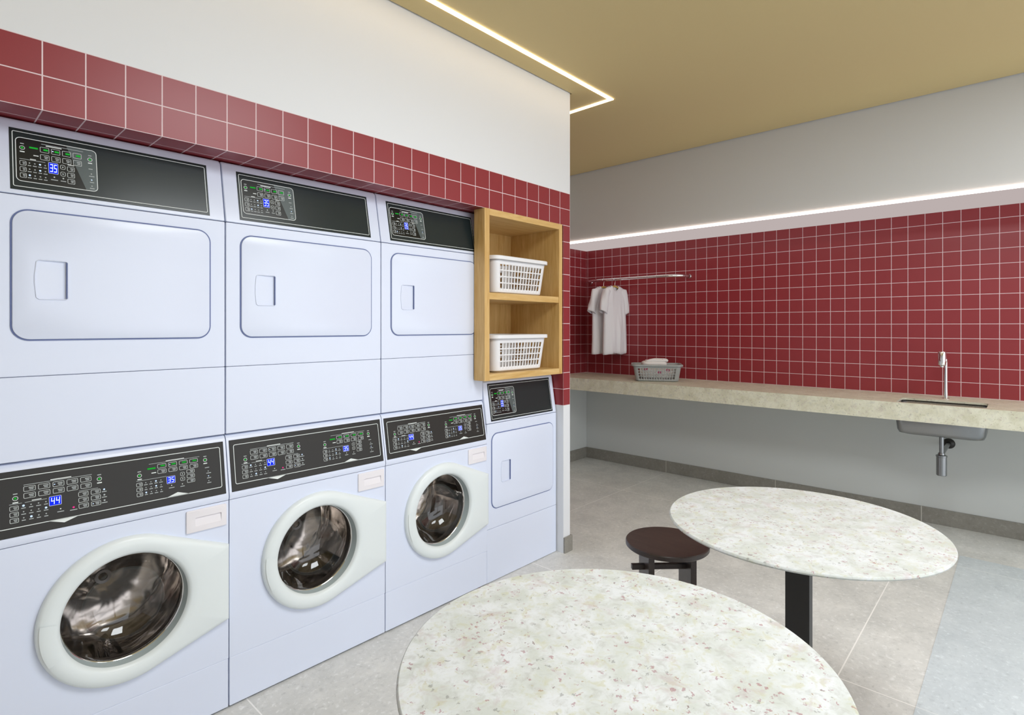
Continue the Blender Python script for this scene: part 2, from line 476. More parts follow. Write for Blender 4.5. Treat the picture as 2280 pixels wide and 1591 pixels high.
# ------------------------------------------------------------------ panel printing
SEG = {'3': 'abgcd', '4': 'fgbc', '5': 'afgcd'}
class Panel:
    """draws on a plane: fx across (0..1), q down (0..1)"""
    def __init__(self, tl, tr, bl, nrm):
        self.o = Vector(tl); self.u = Vector(tr) - self.o; self.d = Vector(bl) - self.o
        self.n = Vector(nrm).normalized()
        self.W = self.u.length; self.H = self.d.length
    def p(self, fx, q, h): return self.o + self.u*fx + self.d*q + self.n*h
    def rect(self, mb, x0, q0, x1, q1, h=0.0012, mi=0):
        mb.add([self.p(x0,q0,h), self.p(x0,q1,h), self.p(x1,q1,h), self.p(x1,q0,h)], [(0,1,2,3)], mi)
    def poly(self, mb, pts, h=0.0012, mi=0):
        mb.add([self.p(x,q,h) for x, q in pts], [tuple(range(len(pts)))], mi)
    def loop(self, x0, q0, x1, q1, r):
        pts = rrect(x0*self.W, q0*self.H, x1*self.W, q1*self.H, r, 5)
        return [(a/self.W, b/self.H) for a, b in pts]
    def stroke(self, mb, pts, t, h=0.0012, mi=0, closed=True):
        m = [Vector((x*self.W, q*self.H)) for x, q in pts]
        n = len(m); A, B = [], []
        for i in range(n):
            a = m[i-1] if (closed or i) else m[i]; c = m[(i+1) % n] if (closed or i < n-1) else m[i]
            d = (c - a).normalized(); nn = Vector((-d.y, d.x)) * t/2
            A.append((m[i]+nn)); B.append((m[i]-nn))
        f = lambda v: self.p(v.x/self.W, v.y/self.H, h)
        mb.add([f(v) for v in A] + [f(v) for v in B],
               [(i, (i+1) % n, n+(i+1) % n, n+i) for i in range(n if closed else n-1)], mi)
    def orect(self, mb, x0, q0, x1, q1, r, t, h=0.0012, mi=0):
        self.stroke(mb, self.loop(x0, q0, x1, q1, r), t, h, mi)
    def ring(self, mb, fx, q, r, t, h=0.0012, mi=0):
        pts = [(fx + r*math.cos(2*PI*i/16)/self.W, q + r*math.sin(2*PI*i/16)/self.H) for i in range(16)]
        self.stroke(mb, pts, t, h, mi)
    def disc(self, mb, fx, q, r, h=0.0013, mi=0):
        self.poly(mb, [(fx + r*math.cos(2*PI*i/12)/self.W, q + r*math.sin(2*PI*i/12)/self.H) for i in range(12)], h, mi)
    def digits(self, mb, s, x0, q0, x1, q1, h=0.0018, mi=1):
        n = len(s); cw = (x1-x0)/n
        for k, ch in enumerate(s):
            a = x0 + cw*(k+0.14); b = x0 + cw*(k+0.86); H = q1-q0; tx = (b-a)*0.20; tq = H*0.11
            mid = (q0+q1)/2
            sl = lambda x, q: (x + (mid-q)/H*(b-a)*0.16, q)
            bars = {'a': (a,q0,b,q0+tq), 'd': (a,q1-tq,b,q1), 'g': (a,mid-tq/2,b,mid+tq/2),
                    'f': (a,q0,a+tx,mid), 'b': (b-tx,q0,b,mid), 'e': (a,mid,a+tx,q1), 'c': (b-tx,mid,b,q1)}
            for sg in SEG[ch]:
                X0,Q0,X1,Q1 = bars[sg]
                self.poly(mb, [sl(X0,Q0), sl(X0,Q1), sl(X1,Q1), sl(X1,Q0)], h, mi)

def power_icon(P, pr, gr, fx, q, s=1.0):
    P.ring(pr, fx, q, 0.0058*s, 0.0013*s)
    P.disc(gr, fx, q, 0.0030*s)
    P.rect(pr, fx-0.008, q-0.075, fx+0.008, q-0.060, mi=1)
    P.rect(pr, fx-0.010, q+0.055, fx+0.010, q+0.073)

def legend(P, pr, x, q, w, lines=1, rng=random):
    for k in range(lines):
        ww = w*rng.uniform(0.75, 1.0)
        P.rect(pr, x-ww/2, q+k*0.022, x+ww/2, q+k*0.022+0.013, mi=1)

def key(P, pr, x0, q0, x1, q1, filled=True):
    P.orect(pr, x0, q0, x1, q1, 0.0022, 0.0010)
    if filled:
        m = x0+(x1-x0)*0.42
        P.rect(pr, m, q0+(q1-q0)*0.25, x1-(x1-x0)*0.12, q0+(q1-q0)*0.45, mi=1)
        P.rect(pr, m+(x1-x0)*0.06, q0+(q1-q0)*0.58, x1-(x1-x0)*0.16, q0+(q1-q0)*0.76, mi=1)

def screen(P, text, x0, q0, x1, q1, parent):
    s = MB()
    P.poly(s, P.loop(x0, q0, x1, q1, 0.002), 0.0014, 0)
    P.digits(s, text, x0+(x1-x0)*0.10, q0+(q1-q0)*0.14, x1-(x1-x0)*0.08, q1-(q1-q0)*0.14)
    P.orect(s, x0, q0, x1, q1, 0.002, 0.0010, 0.0015, 2)
    o = s.build('display_screen', [M['blue'], M['digit'], M['print']], parent)
    o['label'] = 'blue lit screen reading ' + text
    return o

def washer_printing(P, panel):
    pr, gr = MB(), MB()
    # outline with the two pointed notches
    P.orect(pr, 0.022, 0.10, 0.978, 0.86, 0.006, 0.0022)
    P.poly(pr, [(0.195, 0.855), (0.320, 0.855), (0.258, 0.925)])
    P.poly(pr, [(0.690, 0.865), (0.750, 0.795), (0.812, 0.865)])
    # left group
    power_icon(P, pr, gr, 0.082, 0.42); power_icon(P, pr, gr, 0.402, 0.33)
    P.rect(pr, 0.112, 0.232, 0.372, 0.240, mi=1); P.rect(pr, 0.21, 0.212, 0.29, 0.226)
    for r in range(2):
        for c in range(5):
            x = 0.112 + c*0.0535; q = 0.262 + r*0.105
            key(P, pr, x, q, x+0.042, q+0.075)
    P.disc(gr, 0.112 + 2*0.0535 + 0.006, 0.30, 0.0016, mi=1)
    P.rect(pr, 0.060, 0.50, 0.105, 0.507, mi=1); P.rect(pr, 0.115, 0.50, 0.195, 0.507, mi=1); P.rect(pr, 0.14, 0.482, 0.175, 0.494)
    for r in range(3):
        key(P, pr, 0.062, 0.535+r*0.092, 0.092, 0.600+r*0.092)
        for c in range(4):
            x = 0.110 + c*0.027; q = 0.548 + r*0.092
            if (r, c) in ((0, 0), (1, 3), (2, 1)): P.disc(gr, x, q, 0.0030, mi=1)
            else: P.disc(pr, x, q, 0.0018, mi=1)
            legend(P, pr, x, q+0.030, 0.019)
    legend(P, pr, 0.245, 0.735, 0.030); P.disc(pr, 0.245, 0.70, 0.0018)
    P.disc(gr, 0.295, 0.715, 0.0028, mi=2); legend(P, pr, 0.295, 0.748, 0.030)
    P.rect(pr, 0.318, 0.470, 0.395, 0.477, mi=1)
    for r in range(3):
        for c in range(2):
            x = 0.316 + c*0.050; q = 0.495 + r*0.095
            key(P, pr, x, q, x+0.038, q+0.068)
        q = 0.515 + r*0.09
        P.disc(gr if r == 0 else pr, 0.420, q, 0.0026, mi=1); legend(P, pr, 0.420, q+0.03, 0.026)
    P.disc(gr, 0.373, 0.718, 0.0016, mi=1)
    # right group
    power_icon(P, pr, gr, 0.575, 0.39); power_icon(P, pr, gr, 0.897, 0.30)
    P.rect(pr, 0.62, 0.215, 0.868, 0.222, mi=1); P.rect(pr, 0.70, 0.197, 0.79, 0.209)
    for q in (0.475,):
        P.rect(pr, 0.56, q, 0.70, q+0.007, mi=1)
    P.rect(gr, 0.612, 0.285, 0.650, 0.312)
    P.rect(pr, 0.630, 0.372, 0.652, 0.388)
    for r in range(2):
        for c in range(4):
            x = 0.660 + c*0.0525; q = 0.245 + r*0.095
            key(P, pr, x, q, x+0.040, q+0.068, r == 1)
            if r == 0: P.rect(gr, x+0.014, q+0.018, x+0.035, q+0.044)
    P.disc(gr, 0.660+0.0525+0.006, 0.28, 0.0016, mi=1)
    for r in range(3):
        key(P, pr, 0.560, 0.515+r*0.085, 0.586, 0.575+r*0.085)
        for c in range(4):
            x = 0.602 + c*0.0235; q = 0.528 + r*0.085
            if (r, c) in ((0, 2), (1, 2), (2, 0)): P.disc(gr, x, q, 0.0026, mi=1)
            else: P.disc(pr, x, q, 0.0017, mi=1)
            legend(P, pr, x, q+0.028, 0.017)
        key(P, pr, 0.800, 0.430+r*0.085, 0.838, 0.490+r*0.085)
    for k in range(2):
        P.orect(pr, 0.768, 0.455+k*0.09, 0.788, 0.515+k*0.09, 0.003, 0.0009); P.disc(pr, 0.778, 0.485+k*0.09, 0.0016)
    legend(P, pr, 0.722, 0.69, 0.030); P.disc(pr, 0.722, 0.655, 0.0017)
    legend(P, pr, 0.775, 0.70, 0.024); P.disc(pr, 0.775, 0.665, 0.0017)
    legend(P, pr, 0.905, 0.440, 0.026)
    for k in range(3):
        P.disc(gr if k == 1 else pr, 0.910, 0.515+k*0.09, 0.0018, mi=1); legend(P, pr, 0.912, 0.545+k*0.09, 0.028)
    pr.build('panel_printing', [M['print'], M['print_dim']], panel)['kind'] = 'stuff'
    gr.build('indicator_lights', [M['green'], M['dot'], M['pink']], panel)['kind'] = 'stuff'
    screen(P, '44', 0.203, 0.485, 0.249, 0.628, panel)
    screen(P, '35', 0.700, 0.490, 0.741, 0.615, panel)

def dryer_printing(P, panel):
    pr, gr = MB(), MB()
    P.orect(pr, 0.013, 0.055, 0.985, 0.945, 0.004, 0.0020)
    L = P.loop(0.026, 0.145, 0.387, 0.855, 0.012)
    inset = MB(); P.poly(inset, L, 0.0008)
    ins = inset.build('display_field', M['panel_in'], panel)
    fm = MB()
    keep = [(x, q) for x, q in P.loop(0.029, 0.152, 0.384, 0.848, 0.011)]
    # gloss reflection painted as a grey corner, right of a slanting edge
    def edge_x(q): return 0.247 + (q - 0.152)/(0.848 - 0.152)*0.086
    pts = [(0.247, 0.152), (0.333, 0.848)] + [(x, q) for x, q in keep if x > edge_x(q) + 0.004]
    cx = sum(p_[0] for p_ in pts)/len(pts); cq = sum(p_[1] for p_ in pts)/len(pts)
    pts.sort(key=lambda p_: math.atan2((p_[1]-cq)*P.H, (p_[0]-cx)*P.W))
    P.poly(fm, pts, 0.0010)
    fm.build('painted_sheen', M['sheen_paint'], panel)
    P.stroke(pr, L, 0.0020)
    power_icon(P, pr, gr, 0.053, 0.31, 1.0)
    power_icon(P, pr, gr, 0.356, 0.31, 1.0)
    P.rect(gr, 0.083, 0.272, 0.120, 0.298)
    P.rect(pr, 0.135, 0.190, 0.325, 0.198, mi=1); P.rect(pr, 0.155, 0.205, 0.225, 0.222)
    P.rect(pr, 0.100, 0.40, 0.122, 0.415)
    for r in range(2):
        for c in range(4):
            x = 0.130 + c*0.049; q = 0.245 + r*0.125
            key(P, pr, x, q, x+0.038, q+0.085, r == 1)
            if r == 0: P.rect(gr, x+0.014, q+0.026, x+0.034, q+0.056)
    P.disc(gr, 0.130+0.049+0.006, 0.285, 0.0018, mi=1)
    P.rect(pr, 0.040, 0.49, 0.150, 0.498, mi=1); P.rect(pr, 0.085, 0.472, 0.110, 0.486)
    for r in range(3):
        key(P, pr, 0.042, 0.525+r*0.10, 0.068, 0.595+r*0.10)
        for c in range(4):
            x = 0.082 + c*0.0225; q = 0.545 + r*0.10
            if (r, c) in ((0, 2), (1, 2), (2, 0)): P.disc(gr, x, q, 0.0026, mi=1)
            else: P.disc(pr, x, q, 0.0019, mi=1)
            legend(P, pr, x, q+0.035, 0.018)
    for k in range(2):
        P.orect(pr, 0.217, 0.490+k*0.115, 0.238, 0.560+k*0.115, 0.004, 0.0010); P.disc(pr, 0.2275, 0.525+k*0.115, 0.0017)
    for k in range(3):
        key(P, pr, 0.248, 0.500+k*0.105, 0.280, 0.575+k*0.105)
    P.rect(pr, 0.250, 0.462, 0.280, 0.475)
    legend(P, pr, 0.188, 0.755, 0.032); P.disc(pr, 0.188, 0.715, 0.0019)
    legend(P, pr, 0.228, 0.755, 0.026); P.disc(pr, 0.228, 0.715, 0.0019)
    legend(P, pr, 0.357, 0.470, 0.024)
    for k in range(3):
        P.disc(gr if k == 1 else pr, 0.360, 0.560+k*0.105, 0.0019, mi=1); legend(P, pr, 0.361, 0.595+k*0.105, 0.026)
    pr.build('panel_printing', [M['print'], M['print_dim']], panel)['kind'] = 'stuff'
    gr.build('indicator_lights', [M['green'], M['dot'], M['pink']], panel)['kind'] = 'stuff'
    screen(P, '35', 0.164, 0.480, 0.206, 0.660, panel)

# ------------------------------------------------------------------ machines
def make_dryer(x0, x1, yf, z0, z1, lean, label, name='tumble_dryer', group='tumble dryers', marg=0.052, top_gap=0.030,
               panel_h=0.200, door_h=0.386, door_top=0.272, seam=0.763):
    """front at yf, standing on z0, top z1; the console leans back by lean"""
    root = thing(name, label, 'dryer', ((x0+x1)/2, yf+0.35, z0), group)
    g = 0.0018
    a, b = x0+g, x1-g
    yb = yf + 0.72
    zc = z1 - 0.232          # console's lower edge
    zs = z1 - seam           # seam of the lower panel
    MB().box((a+0.003, yf+0.05, z0+0.004), (b-0.003, yb-0.01, z1-0.02)).build('cabinet', [M['seam']], root)
    MB().prism_x([(yf, zc+0.0012), (yf+lean, z1-0.012), (yf+lean+0.012, z1), (yb, z1), (yb, zc+0.0012)], a, b).build('console', M['enamel'], root, bevel=0.004)
    MB().box((a, yf, zs+0.0005), (b, yf+0.05, zc-0.0012)).build('front_panel', M['enamel'], root, bevel=0.003)
    MB().box((a, yf, z0+0.002), (b, yf+0.05, zs-0.0005)).build('lower_panel', M['enamel'], root, bevel=0.003)
    # control panel on the leaning face
    def face(z): return yf + lean*(z-zc)/(z1-0.012-zc)
    zt, zb_ = z1-top_gap, z1-top_gap-panel_h+0.012
    px0, px1 = x0+marg, x1-marg
    n = Vector((0, -(z1-0.012-zc), lean)).normalized()
    cp = MB()
    q = [Vector((px0, face(zb_), zb_)), Vector((px1, face(zb_), zb_)), Vector((px1, face(zt), zt)), Vector((px0, face(zt), zt))]
    cp.add([p_ - n*0.004 for p_ in q] + [p_ + n*0.0015 for p_ in q], [(0,1,2,3),(7,6,5,4),(0,4,5,1),(1,5,6,2),(2,6,7,3),(3,7,4,0)])
    panel = cp.build('control_panel', M['panel_d'], root, bevel=0.0008)
    panel['label'] = 'dark control panel with a blue 35 display'
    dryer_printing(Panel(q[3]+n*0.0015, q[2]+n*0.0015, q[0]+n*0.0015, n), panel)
    # door
    dx0, dx1 = x0+marg-0.001, x1-marg+0.001
    dz0, dz1 = z1-door_top-door_h, z1-door_top
    door = MB()
    hx0, hx1 = x0+0.105, x0+0.183
    hz = (dz0+dz1)/2 - 0.012
    hh = 0.058
    hole = [(hx0+0.004, hz-hh+0.005), (hx0+0.010, hz-hh), (hx1-0.004, hz-hh), (hx1, hz-hh+0.004), (hx1, hz+hh-0.004),
            (hx1-0.004, hz+hh), (hx0+0.010, hz+hh), (hx0+0.004, hz+hh-0.005), (hx0, hz+0.012), (hx0, hz-0.012)]
    door.plate(rrect(dx0+0.004, dz0+0.004, dx1-0.004, dz1-0.004, 0.040, 10), [hole], yf-0.006, yf-0.001, chamfer=0.003, hole_depth=yf+0.004)
    dr = door.build('door', M['enamel'], root, smooth=40)
    MB().plate(rrect(dx0, dz0, dx1, dz1, 0.044, 10), [rrect(dx0+0.03, dz0+0.03, dx1-0.03, dz1-0.03, 0.02, 10)], yf-0.0022, yf+0.001).build('door_seal', M['enamel_line'], dr)
    # recessed pull: a shallow cup that deepens towards the right
    hd = MB()
    hd.add([(hx0-0.001, yf-0.0055, hz-hh), (hx1-0.012, yf-0.0010, hz-hh), (hx1-0.012, yf-0.0010, hz+hh), (hx0-0.001, yf-0.0055, hz+hh),
            (hx1, yf+0.004, hz-hh), (hx1, yf+0.004, hz+hh)], [(0,1,2,3), (1,4,5,2)])
    hd.build('door_handle', [M['enamel']], dr)
    rim = MB()
    pts = [Vector((x, yf-0.0068, z)) for x, z in hole]
    rim.tube(pts + [pts[0]], 0.0016, 8, False)
    rim.build('handle_rim', M['enamel'], dr, smooth=60)
    lip = MB().box((hx1-0.004, yf-0.0075, hz-hh+0.004), (hx1+0.001, yf-0.002, hz+hh-0.004))
    lip.build('handle_edge', M['enamel_line'], dr)
    return root

def hull_radius(cx, cz, r, pts):
    """outline of a circle stretched to reach pts: radius as a function of angle"""
    P = [(r*math.cos(2*PI*i/180), r*math.sin(2*PI*i/180)) for i in range(180)] + [(x-cx, z-cz) for x, z in pts]
    P = sorted(set(P))
    def half(ps):
        h = []
        for p in ps:
            while len(h) >= 2 and (h[-1][0]-h[-2][0])*(p[1]-h[-2][1]) - (h[-1][1]-h[-2][1])*(p[0]-h[-2][0]) <= 0: h.pop()
            h.append(p)
        return h
    lo, hi = half(P), half(P[::-1])
    H = lo[:-1] + hi[:-1]
    def rad(a):
        d = (math.cos(a), math.sin(a)); best = 0
        for i in range(len(H)):
            (x1, y1), (x2, y2) = H[i], H[(i+1) % len(H)]
            ex, ey = x2-x1, y2-y1
            den = d[0]*ey - d[1]*ex
            if abs(den) < 1e-12: continue
            s = (x1*ey - y1*ex)/den; u = (x1*d[1] - y1*d[0])/den
            if s > 0 and -1e-6 <= u <= 1+1e-6: best = max(best, s)
        return best
    return rad

def make_washer(x0, x1, yf, label, drum_rot=0.0):
    root = thing('washing_machine', label, 'washing machine', ((x0+x1)/2, yf+0.35, 0), 'front loading washing machines')
    g = 0.0018
    a, b = x0+g, x1-g
    yb, zt, zc = yf+0.72, 0.982, 0.752
    lean = 0.036
    cx, cz, R = x0 + 0.33*(x1-x0)/0.64, 0.478, 0.230
    rg = 0.172
    # cabinet: sides, back, top and a front with the round opening
    cb = MB()
    cb.plate([(a, 0.182), (b, 0.182), (b, zc), (a, zc)], [circle(cx, cz, 0.186)], yf, yf+0.03)
    cb.box((a, yf+0.03, 0.004), (a+0.006, yb, zc)).box((b-0.006, yf+0.03, 0.004), (b, yb, zc)).box((a, yb-0.006, 0.004), (b, yb, zc))
    cb.box((a, yf+0.03, 0.004), (b, yb, 0.012))
    cb.build('cabinet', M['enamel'], root)
    MB().box((a, yf, 0.006), (b, yf+0.03, 0.1812)).build('kick_panel', M['enamel'], root, bevel=0.003)
    MB().prism_x([(yf, zc+0.002), (yf-0.003, zc+0.012), (yf-0.001, zc+0.026), (yf+lean-0.004, zt-0.016), (yf+lean+0.004, zt-0.003), (yf+lean+0.014, zt), (yb, zt), (yb, zc+0.002)], a, b).build('console', M['enamel'], root, smooth=50)
    def face(z): return yf-0.001 + (lean-0.003)*(z-zc-0.026)/(zt-0.016-zc-0.026)
    zT, zB = zt-0.020, zc+0.027
    px0, px1 = x0+0.010, x1-0.010
    n = Vector((0, -(zT-zB), face(zT)-face(zB))).normalized()
    q = [Vector((px0, face(zB), zB)), Vector((px1, face(zB), zB)), Vector((px1, face(zT), zT)), Vector((px0, face(zT), zT))]
    cp = MB()
    cp.add([p_ - n*0.004 for p_ in q] + [p_ + n*0.0020 for p_ in q], [(0,1,2,3),(7,6,5,4),(0,4,5,1),(1,5,6,2),(2,6,7,3),(3,7,4,0)])
    panel = cp.build('control_panel', M['panel_w'], root, bevel=0.001)
    panel['label'] = 'charcoal control panel with blue 44 and 35 displays'
    washer_printing(Panel(q[3]+n*0.002, q[2]+n*0.002, q[0]+n*0.002, n), panel)
    # detergent drawer
    wx0, wx1 = x1-0.141, x1-0.010
    wz0, wz1 = 0.668, 0.744
    sx0, sx1, sz0, sz1 = wx0+0.028, wx1-0.018, wz0+0.020, wz0+0.050
    dw = MB().plate(rrect(wx0, wz0, wx1, wz1, 0.004, 4), [rrect(sx0, sz0, sx1, sz1, 0.002, 3)], yf-0.007, yf, chamfer=0.002, hole_depth=yf-0.001)
    drw = dw.build('detergent_drawer', M['drawer'], root, smooth=40)
    MB().add([(sx0, yf-0.0066, sz0), (sx1, yf-0.0066, sz0), (sx1, yf-0.001, sz1), (sx0, yf-0.001, sz1)], [(0,1,2,3)]).build('drawer_pull', M['drawer'], drw)
    # door ring: a circle stretched to the right-hand hinge side
    pts = [(x1-0.004, 0.598), (x1-0.004, 0.332)]
    rad = hull_radius(cx, cz, R, pts)
    N = 160
    ang = [2*PI*i/N for i in range(N)] + [math.atan2(z-cz, x-cx) % (2*PI) for x, z in pts]
    ang = sorted(set(ang)); N = len(ang)
    prof_o = [(0.0, 0.0), (0.0, -0.010), (0.003, -0.017), (0.010, -0.022), (0.022, -0.025)]
    prof_i = [(0.030, -0.0255), (0.012, -0.024), (0.004, -0.019), (0.0, -0.010)]
    rings = []
    for dr_, y in prof_o: rings.append([(cx+(rad(t_)-dr_)*math.cos(t_), yf+y, cz+(rad(t_)-dr_)*math.sin(t_)) for t_ in ang])
    for dr_, y in prof_i: rings.append([(cx+(rg+dr_)*math.cos(t_), yf+y, cz+(rg+dr_)*math.sin(t_)) for t_ in ang])
    door = MB().rings(rings).build('door', M['ring'], root, smooth=45)
    # inner lip
    MB().lathe([(rg, -0.010), (rg-0.002, 0.012), (rg-0.003, 0.024)], (cx, yf, cz), 'y', 96).build('door_lip', M['ring_in'], door, smooth=60)
    MB().lathe([(rg-0.001, 0.024), (rg-0.003, 0.022), (rg-0.006, 0.024), (rg-0.007, 0.032), (rg-0.002, 0.034)], (cx, yf, cz), 'y', 96).build('door_rim', M['chrome'], door, smooth=60)
    # pull section at the left of the ring
    hl = MB()
    rr = []
    for r_, y in ((rg+0.010, -0.0250), (rg+0.016, -0.0272), (R-0.016, -0.0270), (R-0.008, -0.0235)):
        rr.append([(cx+r_*math.cos(t_), yf+y, cz+r_*math.sin(t_)) for t_ in [math.radians(172+i*2.0) for i in range(18)]])
    hl.rings(rr, closed=False)
    hl.build('door_handle', M['ring'], door, smooth=60)
    # glass bowl
    prof = [(rg-0.006, 0.024), (rg-0.010, 0.034), (rg-0.020, 0.050), (rg-0.034, 0.078), (rg-0.060, 0.104), (rg-0.095, 0.121), (rg-0.130, 0.128), (0.012, 0.130), (0.0005, 0.130)]
    MB().lathe(prof, (cx, yf, cz), 'y', 96).build('door_glass', M['glass'], door, smooth=80)
    ba = math.radians(118)
    bx, bz = cx + 0.100*math.cos(ba), cz + 0.100*math.sin(ba)
    MB().lathe([(0.012, 0.094), (0.013, 0.090), (0.022, 0.088), (0.023, 0.094), (0.021, 0.098)], (bx, yf, bz), 'y', 32).build('glass_boss', M['gasket'], door, smooth=60)
    # drum with lifters
    dm = MB().lathe([(0.190, 0.088), (0.235, 0.092), (0.240, 0.34), (0.215, 0.385), (0.10, 0.41), (0.05, 0.392), (0.0005, 0.388)], (cx, yf, cz), 'y', 72)
    drum = dm.build('drum', M['drum'], root, smooth=60)
    MB().lathe([(0.1715, 0.032), (0.176, 0.045), (0.172, 0.056), (0.180, 0.066), (0.176, 0.076), (0.188, 0.088), (0.215, 0.091)], (cx, yf, cz), 'y', 72).build('door_gasket', M['gasket'], root, smooth=60)
    for k in range(3):
        t0 = drum_rot + 2*PI*k/3
        lf = MB(); rs = []
        for y, hgt in ((0.10, 0.004), (0.14, 0.05), (0.28, 0.055), (0.33, 0.006)):
            ring = []
            for da, f_ in ((-0.17, 0), (-0.10, 0.7), (0, 1), (0.10, 0.7), (0.17, 0)):
                r_ = 0.238 - hgt*f_
                ring.append((cx + r_*math.cos(t0+da), yf+y, cz + r_*math.sin(t0+da)))
            rs.append(ring)
        lf.rings(rs, closed=False).build('lifter', M['drum'], drum, smooth=60)
    return root

YW, YD = 2.122, 2.155
XG = [0.152, 0.792, 1.462, 2.108, 2.711]
WL = ['front loading white washer nearest the left edge of the photo, lowest left of the row',
      'front loading white washer in the middle of the three stacks',
      'front loading white washer beside the single low dryer']
DL = ['large white dryer on top of the leftmost washer',
      'white dryer stacked on the middle washer',
      'white dryer stacked on the third washer, beside the oak shelf']
for i in range(3):
    make_washer(XG[i], XG[i+1], YW, WL[i], 0.5 + 0.8*i)
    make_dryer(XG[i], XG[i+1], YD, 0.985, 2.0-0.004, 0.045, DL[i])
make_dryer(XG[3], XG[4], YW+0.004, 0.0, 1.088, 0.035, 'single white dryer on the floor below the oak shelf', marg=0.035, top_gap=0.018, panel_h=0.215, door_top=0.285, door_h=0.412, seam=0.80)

# ------------------------------------------------------------------ oak shelf with baskets
cx0, cx1, cy, cz0, cz1 = 2.034, 2.692, 2.066, 1.097, 1.999
shelf = thing('oak_shelf_unit', 'oak open shelf unit between the machines and the pier, holding two white baskets', 'shelf', ((cx0+cx1)/2, cy+0.2, cz0))
tk = 0.034
yb = cy + 0.41
yk, xk = 2.146, 2.109      # the unit narrows behind the front stile, which laps over the dryer's edge
MB().box((cx0, cy, cz0), (cx0+0.036, yk, cz1)).build('front_stile', M['oak_v'], shelf, bevel=0.0015)
MB().box((xk, yk-0.02, cz0), (xk+0.012, yb, cz1)).box((cx0+0.036, yk-0.012, cz0), (xk, yk, cz1)).build('side_panel', M['oak_v'], shelf)
MB().box((cx1-0.030, cy, cz0), (cx1, yb, cz1)).build('side_panel', M['oak_v'], shelf, bevel=0.0015)
def board(name, y0, za, zb):
    MB().add([(x, y, z) for z in (za, zb) for x, y in ((cx0+0.036, y0), (cx1-0.030, y0), (cx1-0.030, yb), (xk+0.012, yb), (xk+0.012, yk-0.012), (cx0+0.036, yk-0.012))],
             [(0,5,4,3,2,1), (6,7,8,9,10,11), (0,1,7,6), (1,2,8,7), (2,3,9,8), (3,4,10,9), (4,5,11,10), (5,0,6,11)]).build(name, M['oak_h'], shelf, bevel=0.0015)
board('top_panel', cy, cz1-tk, cz1)
board('bottom_panel', cy, cz0, cz0+tk)
board('shelf_board', cy+0.004, 1.524, 1.560)
MB().box((xk+0.012, yb-0.014, cz0+tk), (cx1-0.030, yb-0.002, cz1-tk)).build('back_panel', M['oak_v'], shelf)

def basket(cx, cy, z, L, W, H, taper, mat, name, label, group=None, ncol=14, nside=8, nrow=4, corner=0.06):
    """rounded tapered basket; long side along x; slots in all four walls"""
    root = thing(name, label, 'basket', (cx, cy, z), group)
    def outline(k):
        """k = 0 at the floor, 1 at the rim: points round the basket with their hole flags"""
        hx, hy = L/2 - taper*(1-k), W/2 - taper*(1-k)
        pts, flg = [], []
        def side(p0, p1, n):
            d = p1 - p0
            pos = []
            bar = 0.30
            for i in range(n):
                pos += [i/n, (i+1-bar)/n]
            for i, f_ in enumerate(pos):
                pts.append(p0 + d*f_); flg.append(i % 2 == 0)
        c = corner
        cs = [Vector((hx-c, -hy+c)), Vector((hx-c, hy-c)), Vector((-hx+c, hy-c)), Vector((-hx+c, -hy+c))]
        ends = [(Vector((-hx+c, -hy)), Vector((hx-c, -hy))), (Vector((hx, -hy+c)), Vector((hx, hy-c))),
                (Vector((hx-c, hy)), Vector((-hx+c, hy))), (Vector((-hx, hy-c)), Vector((-hx, -hy+c)))]
        for s in range(4):
            side(ends[s][0], ends[s][1], ncol if s % 2 == 0 else nside)
            for i in range(6):
                a = -PI/2 + s*PI/2 + PI/2*i/6
                pts.append(cs[s] + Vector((math.cos(a), math.sin(a)))*c); flg.append(False)
        return pts, flg
    ks = [0.0, 0.04, 0.13]
    flags_r = [False, False]
    z0_, z1_ = 0.13, 0.80
    for i in range(nrow):
        h = (z1_-z0_)/nrow
        ks += [z0_+h*(i+0.80), z0_+h*(i+1)]
        flags_r += [True, False]
    ks += [0.90]; flags_r += [False]
    mb = MB()
    rings = []
    for k in ks:
        pts, flg = outline(k)
        shrink = 0.92 if k == 0 else 1.0
        rings.append([(cx+p.x*shrink, cy+p.y*shrink, z+H*k+0.002) for p in pts])
    n = len(flg)
    vs = [p for r in rings for p in r]; fs = []
    for r in range(len(rings)-1):
        for i in range(n):
            if flags_r[r] and flg[i]: continue
            fs.append((r*n+i, r*n+(i+1) % n, (r+1)*n+(i+1) % n, (r+1)*n+i))
    fs.append(tuple(range(n-1, -1, -1)))
    mb.add(vs, fs)
    mb.build('basket_body', mat, root, smooth=50, solid=0.0045)
    rm = MB(); rs = []
    pts, _ = outline(1.0)
    for off, zz in ((-0.003, 0.88), (-0.003, 0.97), (0.002, 1.0), (0.012, 1.0), (0.016, 0.985), (0.016, 0.90), (0.010, 0.895), (0.006, 0.95), (-0.001, 0.95)):
        ring = []
        for p in pts:
            hx, hy = L/2 - corner, W/2 - corner
            core = Vector((max(-hx, min(hx, p.x)), max(-hy, min(hy, p.y))))
            d = (p - core).normalized() if (p-core).length > 1e-6 else Vector((0, 0))
            q_ = p + d*off
            ring.append((cx+q_.x, cy+q_.y, z+H*zz))
        rs.append(ring)
    rm.rings(rs).build('basket_rim', mat, root, smooth=50)
    return root

basket(2.359, 2.262, 1.561, 0.440, 0.34, 0.205, 0.022, M['white_plastic'], 'laundry_basket', 'white slotted plastic laundry basket on the upper oak shelf', 'white baskets on the oak shelf', corner=0.036)
basket(2.359, 2.262, 1.132, 0.440, 0.34, 0.205, 0.022, M['white_plastic'], 'laundry_basket', 'white slotted plastic laundry basket on the lower oak shelf', 'white baskets on the oak shelf', corner=0.036)

